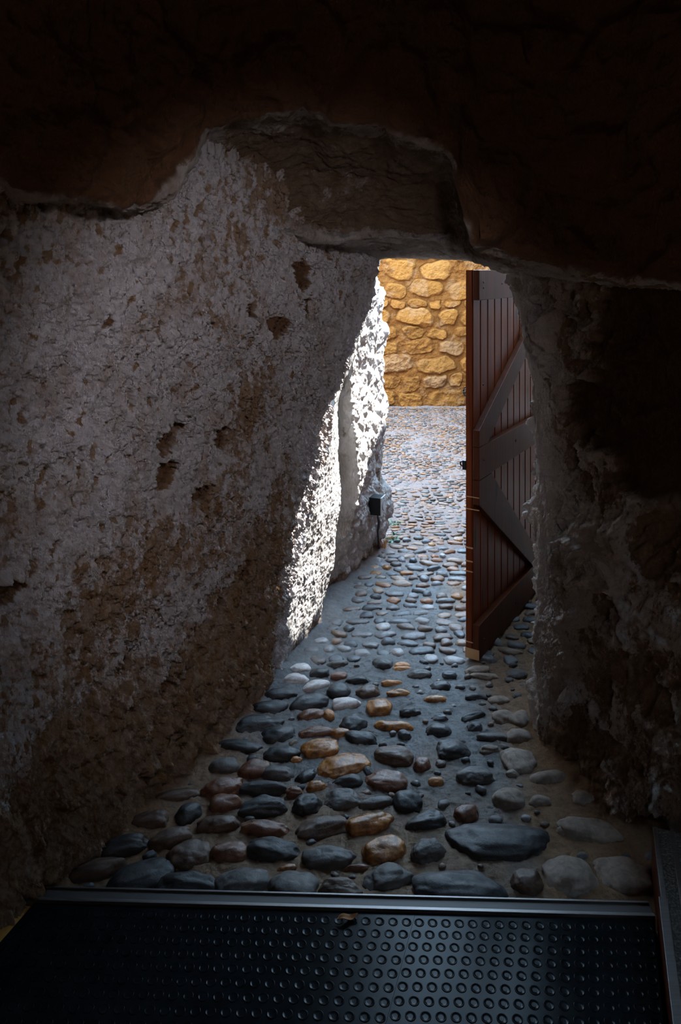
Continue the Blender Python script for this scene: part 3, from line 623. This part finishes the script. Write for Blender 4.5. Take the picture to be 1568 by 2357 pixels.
bm_obj('nail_head', bm, M_iron, door)
# ring handle on the outer face, seen past the free edge, with radiating bars
kn = bpy.data.meshes.new('x'); bm = bmesh.new()
hz = EYE - (912 - HZ) / F * 3.4
M0 = Matrix.Translation((.045, T1 / 2 + .0, hz))
bmesh.ops.create_cone(bm, cap_ends=True, segments=32, radius1=.020, radius2=.012, depth=.008, matrix=M0 @ Matrix.Rotation(-PI / 2, 4, 'X') @ Matrix.Translation((0, 0, .003)))
for k in range(5):
    a = k * PI / 5; R = .023
    pts = [M0 @ Vector((R * math.cos(t) * math.cos(a), .006 + .022 * math.sin(t), R * math.cos(t) * math.sin(a))) for t in np.linspace(0, PI, 11)]
    add_tube(bm, pts, .0018, 6)
pts = [M0 @ Vector((.023 * math.cos(t), .004, .023 * math.sin(t))) for t in np.linspace(0, 2 * PI, 25)]
add_tube(bm, pts, .003, 8)
h1 = bm_obj('door_knob', bm, M_iron, door, True); h1['label'] = 'black iron cage door knob'
hz2 = EYE - (1078 - HZ) / F * 3.4
bm = bmesh.new(); add_box(bm, (.004, T1 / 2, hz2 - .023), (.030, T1 / 2 + .016, hz2 + .018))
lt = bm_obj('latch', bm, M_iron, door, bevel=.002); lt['label'] = 'black iron latch keeper'
bm = bmesh.new(); M1 = Matrix.Translation((.017, T1 / 2 + .022, hz2)) @ Matrix.Rotation(PI / 2, 4, 'Y')
pts = [Vector((.017 - .0, T1 / 2 + .022 + .009 * math.cos(t), hz2 + .009 * math.sin(t))) for t in np.linspace(0, 2 * PI, 21)]
add_tube(bm, [(p.x, p.y, p.z) for p in pts], .0036, 8); add_tube(bm, [(.006, T1 / 2 + .012, hz2 + .014), (.028, T1 / 2 + .012, hz2 + .014)], .004, 8)
bm_obj('latch_ring', bm, M_iron, lt, True)
for zz in (.2, 1.5):
    bm = bmesh.new(); add_box(bm, (DW - .26, T1 / 2, zz), (DW + .01, T1 / 2 + .006, zz + .045)); bmesh.ops.create_cone(bm, cap_ends=True, segments=16, radius1=.012, radius2=.012, depth=.08, matrix=Matrix.Translation((DW + .012, T1 / 2 + .004, zz + .022)))
    bm_obj('hinge', bm, M_iron, door)

# ------------------------------------------------------------------ wall spotlight on the outcrop
def spot():
    c = at(879, 1163, 4.36)
    r = empty('wall_spotlight', (c[0], c[1], c[2]), math.radians(70)); tag(r, 'small black box spotlight with a silver round-windowed face on the white rock', 'spotlight')
    w, h, d = .078, .098, .062
    bm = bmesh.new(); add_box(bm, (-w / 2, -.005, -h / 2), (w / 2, d, h / 2)); bm_obj('housing', bm, mat_new('black_housing', .6, (.003, .0035, .004), 0, .2), r, bevel=.002)
    sil = mat_new('silver_face', .5, (.34, .35, .37), .35)
    bm = bmesh.new(); add_box(bm, (-w / 2 - .003, -.012, -h / 2 - .003), (w / 2 + .003, -.005, h / 2 + .003)); fp = bm_obj('face_plate', bm, sil, r, bevel=.0015)
    bm = bmesh.new(); bmesh.ops.create_cone(bm, cap_ends=True, segments=40, radius1=.028, radius2=.028, depth=.003, matrix=Matrix.Translation((0, -.0125, 0)) @ Matrix.Rotation(PI / 2, 4, 'X')); bm_obj('window_ring', bm, mat_new('dark_ring', .5, (.04, .045, .05)), fp)
    bm = bmesh.new(); bmesh.ops.create_cone(bm, cap_ends=True, segments=40, radius1=.0245, radius2=.0245, depth=.003, matrix=Matrix.Translation((-.002, -.0140, 0)) @ Matrix.Rotation(PI / 2, 4, 'X')); bm_obj('lens', bm, mat_new('frosted_lens', .35, (.30, .31, .33)), fp)
    for zz in (-.042, .042):
        bm = bmesh.new(); bmesh.ops.create_cone(bm, cap_ends=True, segments=12, radius1=.0035, radius2=.003, depth=.003, matrix=Matrix.Translation((0, -.0128, zz)) @ Matrix.Rotation(PI / 2, 4, 'X'))
        bm_obj('screw', bm, M_iron, fp)
    bm = bmesh.new(); add_box(bm, (-.02, d, -.03), (.02, d + .10, .03)); bm_obj('wall_bracket', bm, M_iron, r)
spot()
cb = empty('power_cable', tuple(at(871, 1186, 4.40))); tag(cb, 'black cable running from the spotlight down the rock to the ground', 'cable')
c0 = Vector(cb.location)
pts = [Vector(at(u, v, y)) - c0 for u, v, y in ((869, 1180, 4.41), (870, 1190, 4.42), (873, 1200, 4.46), (872, 1212, 4.5), (870, 1222, 4.53), (871, 1235, 4.58), (872, 1248, 4.64), (873, 1261, 4.74))]
bm = bmesh.new(); add_tube(bm, pts, [.004, .005, .009, .008, .006, .006, .007, .008], 8); bm_obj('cable_sleeve', bm, mat_new('cable_black', .6, (.010, .010, .012)), cb, True)

# ------------------------------------------------------------------ weeds at the foot of the rock
M_leaf = mat_new('weed_leaf', .5, (.012, .05, .010)); M_straw = mat_new('dry_grass', .8, (.45, .2, .06))
def weed(cx, cy, n, size, label, seed):
    r_ = random.Random(seed); e = empty('weed', (cx, cy, 0.0)); tag(e, label, 'plant')
    b1 = bmesh.new(); b2 = bmesh.new()
    for k in range(n):
        a = r_.uniform(0, 2 * PI); L = size * r_.uniform(.5, 1.2); top = Vector((math.cos(a) * L * .8, math.sin(a) * L * .8, L * r_.uniform(.35, .9)))
        add_tube(b2, [Vector((0, 0, -.01)), top * .5 + Vector((0, 0, L * .12)), top], .0012, 5)
        s = size * r_.uniform(.18, .32); fr = Matrix.Translation(top) @ Matrix.Rotation(a, 4, 'Z') @ Matrix.Rotation(r_.uniform(-.7, .5), 4, 'Y')
        ring = [fr @ Vector((s * (1 + math.cos(t)) - s * .2, s * .7 * math.sin(t), .15 * s * math.cos(2 * t))) for t in np.linspace(0, 2 * PI, 11)[:-1]]
        add_prism(b1, [tuple(p) for p in ring], (0, 0, .0012))
    bm_obj('leaf', b1, M_leaf, e); e.children[0]['kind'] = 'stuff'
    bm_obj('stem', b2, mat_new('weed_stem', .6, (.06, .13, .04)), e)
x, y = floor_at(898, 1248); weed(x, y, 16, .055, 'green leafy weed growing at the foot of the rock below the spotlight', 2)
x, y = floor_at(908, 1210); weed(x, y, 12, .045, 'small green weed tuft on the cobbles behind the rock foot', 5)
x, y = floor_at(882, 1262)
e = empty('dry_grass_tuft', (x, y, 0)); tag(e, 'tuft of dry orange grass between the rock and the green weed', 'grass')
bm = bmesh.new(); r_ = random.Random(3)
for k in range(40):
    a = r_.uniform(0, 2 * PI); L = r_.uniform(.04, .11); t = Vector((math.cos(a) * L * .45, math.sin(a) * L * .35, L)); b0 = Vector((r_.uniform(-.02, .02), r_.uniform(-.015, .015), -.01))
    add_tube(bm, [b0, b0 + t * .5 + Vector((0, 0, .01)), b0 + t], [.0014, .001, .0004], 4)
o = bm_obj('blade', bm, M_straw, e); o['kind'] = 'stuff'

# ------------------------------------------------------------------ ramp: rubber mat, threshold strip, side rail, boards
ZM = 0.05
def mat_at(u, v, z=ZM): x, y = floor_at(u, v, z); return Vector((x, y, z))
sd = Vector((.325, 1, 0)); FL = mat_at(88, 2068) - sd * .008; FRt = mat_at(1502, 2106) - sd * .008; back = 0.95
def along(p, d): return p - sd * d
ramp = empty('ramp_platform', (0, 1.9, 0)); tag(ramp, 'low wooden platform under the black mat in the cave room', 'platform')
def at_parent(o, par): o.parent = par; o.matrix_parent_inverse = Matrix.Translation(-Vector(par.location))
bm = bmesh.new()
EL = mat_at(44, 2074, .040) - sd * .012; ER = mat_at(1500, 2112, .040) - sd * .012
q = [EL, ER, along(ER, back), along(EL, back)]
add_prism(bm, [tuple(p) for p in q], (0, 0, -.055)); bm.verts.ensure_lookup_table()
o = bm_obj('pine_deck', bm, M_pine, None); at_parent(o, ramp)
# threshold strip: two pale ribs with a dark insert between
T0 = mat_at(62, 2043, .052); T1_ = mat_at(1494, 2080, .052)
def strip(name, parent, profile, pa, pb, mat, zb):
    """profile: (offset towards camera, height) outline swept from pa to pb"""
    bm = bmesh.new(); d = (pb - pa).normalized(); t = Vector((d.y, -d.x, 0)); t = t if t.y < 0 else -t
    add_prism(bm, [tuple(pa + t * a + Vector((0, 0, b))) for a, b in profile], tuple(pb - pa)); o = bm_obj(name, bm, mat, None, bevel=.0012); at_parent(o, parent); return o
th = empty('threshold_strip', ((T0.x + T1_.x) / 2, (T0.y + T1_.y) / 2, 0)); tag(th, 'grey metal threshold strip across the front edge of the black mat', 'threshold')
strip('metal_channel', th, [(-.004, -.055), (.046, -.055), (.046, -.006), (-.004, -.006)], T0, T1_, M_alu, 0)
strip('rib', th, [(-.004, -.007), (.002, -.007), (.002, .004), (-.004, .004)], T0, T1_, M_alu, 0)
strip('rib', th, [(.034, -.007), (.048, -.007), (.046, .006), (.036, .006)], T0, T1_, M_alu, 0)
strip('insert_band', th, [(.002, -.006), (.034, -.006), (.034, -.001), (.002, -.001)], T0, T1_, M_alu_dark, 0)

def coin_mat(name, A, B, label, seed, parent_loc):
    """A..B front edge, extends back towards the camera; raised coin discs"""
    e = empty(name, ((A.x + B.x) / 2, (A.y + B.y) / 2, ZM)); tag(e, label, 'rubber mat', 'coin-pattern mats on the platform')
    nx = int((B - A).length / .02); ny = int(1.0 / .02); r_ = random.Random(seed)
    V = []
    for i in range(nx + 1):
        for j in range(ny + 1):
            p = A + (B - A) * (i / nx) - sd * (j * .8 / ny)
            V.append(p)
    V = np.array([v[:] for v in V]); V[:, 2] = ZM + .0012 * fbm(V, 3, 2, .5, 1) * sstep(0, .1, np.tile(np.arange(ny + 1), nx + 1) * .02)
    n2 = ny + 1; loop = [i * n2 for i in range(nx + 1)] + [nx * n2 + j for j in range(1, n2)] + [i * n2 + ny for i in range(nx - 1, -1, -1)] + [j for j in range(ny - 1, 0, -1)]
    m_ = len(loop); nV = len(V); up = V[loop]; lo = up - [0, 0, .004]                       # cut edges of the sheet, 4 mm thick
    V = np.concatenate([V, up, lo]); rim = [(nV + q, nV + (q + 1) % m_, nV + m_ + (q + 1) % m_, nV + m_ + q) for q in range(m_)]
    me = np_mesh('rubber_sheet', V, np.concatenate([grid_faces(nx + 1, n2)[:, ::-1], np.array(rim)]))
    o = link('rubber_sheet', me, M_rubber, smooth=False); at_parent(o, e)
    P_, T_, k = [], [], 0; N = 28
    ringp = [(.0128, 0), (.0127, .0006), (.0120, .0013), (.0108, .0013), (.0098, .0007), (0.005, .0006)]
    w = (B - A); wl = w.length; ux = w.normalized(); sp = (wl - .032) / round((wl - .032) / .0355)
    s0 = sd.normalized(); 
    for j in range(20):
        for i in range(int(wl / sp) + 1):
            a = .016 + i * sp; b = .035 + j * sp * 1.02
            if a > wl - .010: continue
            c = A + ux * a - sd * b; base = np.interp(0, [0, 1], [ZM, ZM])
            zc = ZM + .0012 * float(fbm(np.array([[c.x, c.y, ZM]]), 3, 2, .5, 1)[0])
            for (rr_, hh) in ringp:
                for q in range(N): P_.append((c.x + rr_ * math.cos(2 * PI * q / N), c.y + rr_ * math.sin(2 * PI * q / N), zc + hh))
            P_.append((c.x, c.y, zc + .0006))
            for rI in range(len(ringp) - 1):
                for q in range(N):
                    a0 = k + rI * N + q; a1 = k + rI * N + (q + 1) % N; T_.append((a0, a1, a1 + N)); T_.append((a0, a1 + N, a0 + N))
            for q in range(N): T_.append((k + (len(ringp) - 1) * N + q, k + (len(ringp) - 1) * N + (q + 1) % N, k + len(ringp) * N))
            k += len(ringp) * N + 1
    me = np_mesh('raised_coin', np.array(P_), np.array(T_)); o = link('raised_coin', me, M_rubber); o['kind'] = 'stuff'; at_parent(o, e)
SA = FL + (FRt - FL) * ((968 - 88) / (1502 - 88.0))
coin_mat('rubber_mat', FL, SA - Vector((.0004, 0, 0)), 'wide black rubber coin-pattern mat, left of the seam', 1, None)
coin_mat('rubber_mat', SA + Vector((.0004, 0, 0)), FRt, 'narrower black rubber coin-pattern mat, right of the seam', 2, None)

# side rail, right: timber kerb with two metal ribs and a gritty band between
RZ = .15
R0 = mat_at(1503, 1905, RZ); rl = empty('side_rail', (R0.x, R0.y, 0)); tag(rl, 'wooden kerb topped with twin grey metal rails, right of the mat', 'rail')
sdn = sd.normalized(); side = Vector((sdn.y, -sdn.x, 0))
def rprism(name, a0, a1, z0, z1, mat, L=2.2, start=0.0, bev=.001):
    bm = bmesh.new(); p = R0 + side * a0 - sdn * start; pts = [p + Vector((0, 0, z0)), p + side * (a1 - a0) + Vector((0, 0, z0)), p + side * (a1 - a0) + Vector((0, 0, z1)), p + Vector((0, 0, z1))]
    add_prism(bm, [tuple(q) for q in pts], tuple(-sdn * L)); o = bm_obj(name, bm, mat, None, bevel=bev); at_parent(o, rl); return o
rprism('timber_kerb', -.002, .16, -.15, -.004, M_rail)
rprism('metal_rib', 0, .013, -.004, .004, M_alu); rprism('metal_rib', .045, .058, -.004, .004, M_alu)
rprism('metal_rib', -.006, .016, -.003, .006, M_alu, 1.9, .26)
gm = mat_new('gritty_tread', .9, (.05, .045, .04)); t = NT(gm); t.out(t.ramp(t.noise(160, 4, .7), [(.45, (.008, .007, .006)), (.75, (.14, .12, .09))]), t.bump(t.noise(160, 4, .7), .003, 1))
rprism('grit_band', .013, .045, -.004, .001, gm, bev=0); rprism('grit_band', .058, .16, -.004, .001, gm, bev=0)
# dry leaf curl lying on the front edge of the mat
lp = mat_at(800, 2116, ZM + .004); lf = empty('dry_leaf', tuple(lp), .25); tag(lf, 'small curled dry brown leaf on the front edge of the mat', 'leaf')
bm = bmesh.new(); n1, n2 = 12, 6; vs = []
for i in range(n1 + 1):
    t_ = i / n1; wd = .009 * math.sin(PI * min(t_ * 1.02, 1)) ** .7 + .0006
    for j in range(n2 + 1):
        s_ = j / n2 * 2 - 1; vs.append(bm.verts.new(((t_ - .5) * .055, s_ * wd, .002 + .006 * s_ * s_ + .004 * math.sin(t_ * 7))))
for i in range(n1):
    for j in range(n2): a = i * (n2 + 1) + j; bm.faces.new((vs[a], vs[a + 1], vs[a + n2 + 2], vs[a + n2 + 1]))
o = bm_obj('leaf_blade', bm, mat_new('dry_leaf', .8, (.30, .15, .06)), lf, True); md = o.modifiers.new('t', 'SOLIDIFY'); md.thickness = .0008

# ------------------------------------------------------------------ light
w = bpy.data.worlds.new('world'); scene.world = w; w.use_nodes = True; bg = w.node_tree.nodes['Background']
bg.inputs[0].default_value = (0.48, 0.73, 1.0, 1); bg.inputs[1].default_value = 18.0
def aim(o, d): o.rotation_euler = Vector(d).to_track_quat('-Z', 'Y').to_euler()
az, el = math.radians(20), math.radians(57)
S = Vector((math.cos(el) * math.cos(az), math.cos(el) * math.sin(az), math.sin(el)))
sl_ = bpy.data.lights.new('sun', 'SUN'); sl_.energy = 38.0; sl_.angle = math.radians(.55); sl_.color = (1, .97, .93)
so = bpy.data.objects.new('sun', sl_); C.objects.link(so); so.location = (2, 4, 6); aim(so, -S)
sp_ = bpy.data.lights.new('added_fill_spot', 'SPOT'); sp_.energy = 42.0; sp_.color = (.93, .88, .95); sp_.shadow_soft_size = .05; sp_.spot_size = math.radians(60); sp_.spot_blend = .8  # added fill to brighten the left wall, no known fixture
spo = bpy.data.objects.new('added_fill_spot', sp_); C.objects.link(spo); spo.location = (0.25, 0.6, 2.05); aim(spo, Vector((-.34, 2.8, 1.15)) - spo.location)
pl = bpy.data.lights.new('added_warm_fill', 'POINT'); pl.energy = 5.5; pl.color = (1, .68, .44); pl.shadow_soft_size = .12  # added warm fill behind the camera, not a lamp known to hang there
po = bpy.data.objects.new('added_warm_fill', pl); C.objects.link(po); po.location = (0.3, -1.2, 1.9)

for nm, lb, ct in (('wall_left', 'rough lime-plastered rock wall filling the left side, pitted with brown patches', 'wall'), ('wall_outer_left', 'sunlit whitewashed rock outcrop just outside the doorway on the left', 'rock'),
                   ('wall_right', 'dark craggy rock wall and door jamb on the right', 'wall'), ('ceiling', 'dark brown rock ceiling with a hollowed plaster recess over the doorway', 'ceiling'),
                   ('wall_rear', 'plain wall of the cave room facing the doorway', 'wall'), ('floor', 'cobbled floor of river stones set in grey mortar, running out into the courtyard', 'floor'),
                   ('wall_courtyard', 'ochre rubble stone wall across the courtyard', 'wall')): tag(bpy.data.objects[nm], lb, ct)
vs_ = scene.view_settings; vs_.view_transform = 'Standard'; vs_.look = 'None'; vs_.gamma = 1; vs_.use_curve_mapping = False; vs_.exposure = 0.0
scene.cycles.max_bounces = 10; scene.cycles.diffuse_bounces = 6; scene.cycles.use_denoising = True
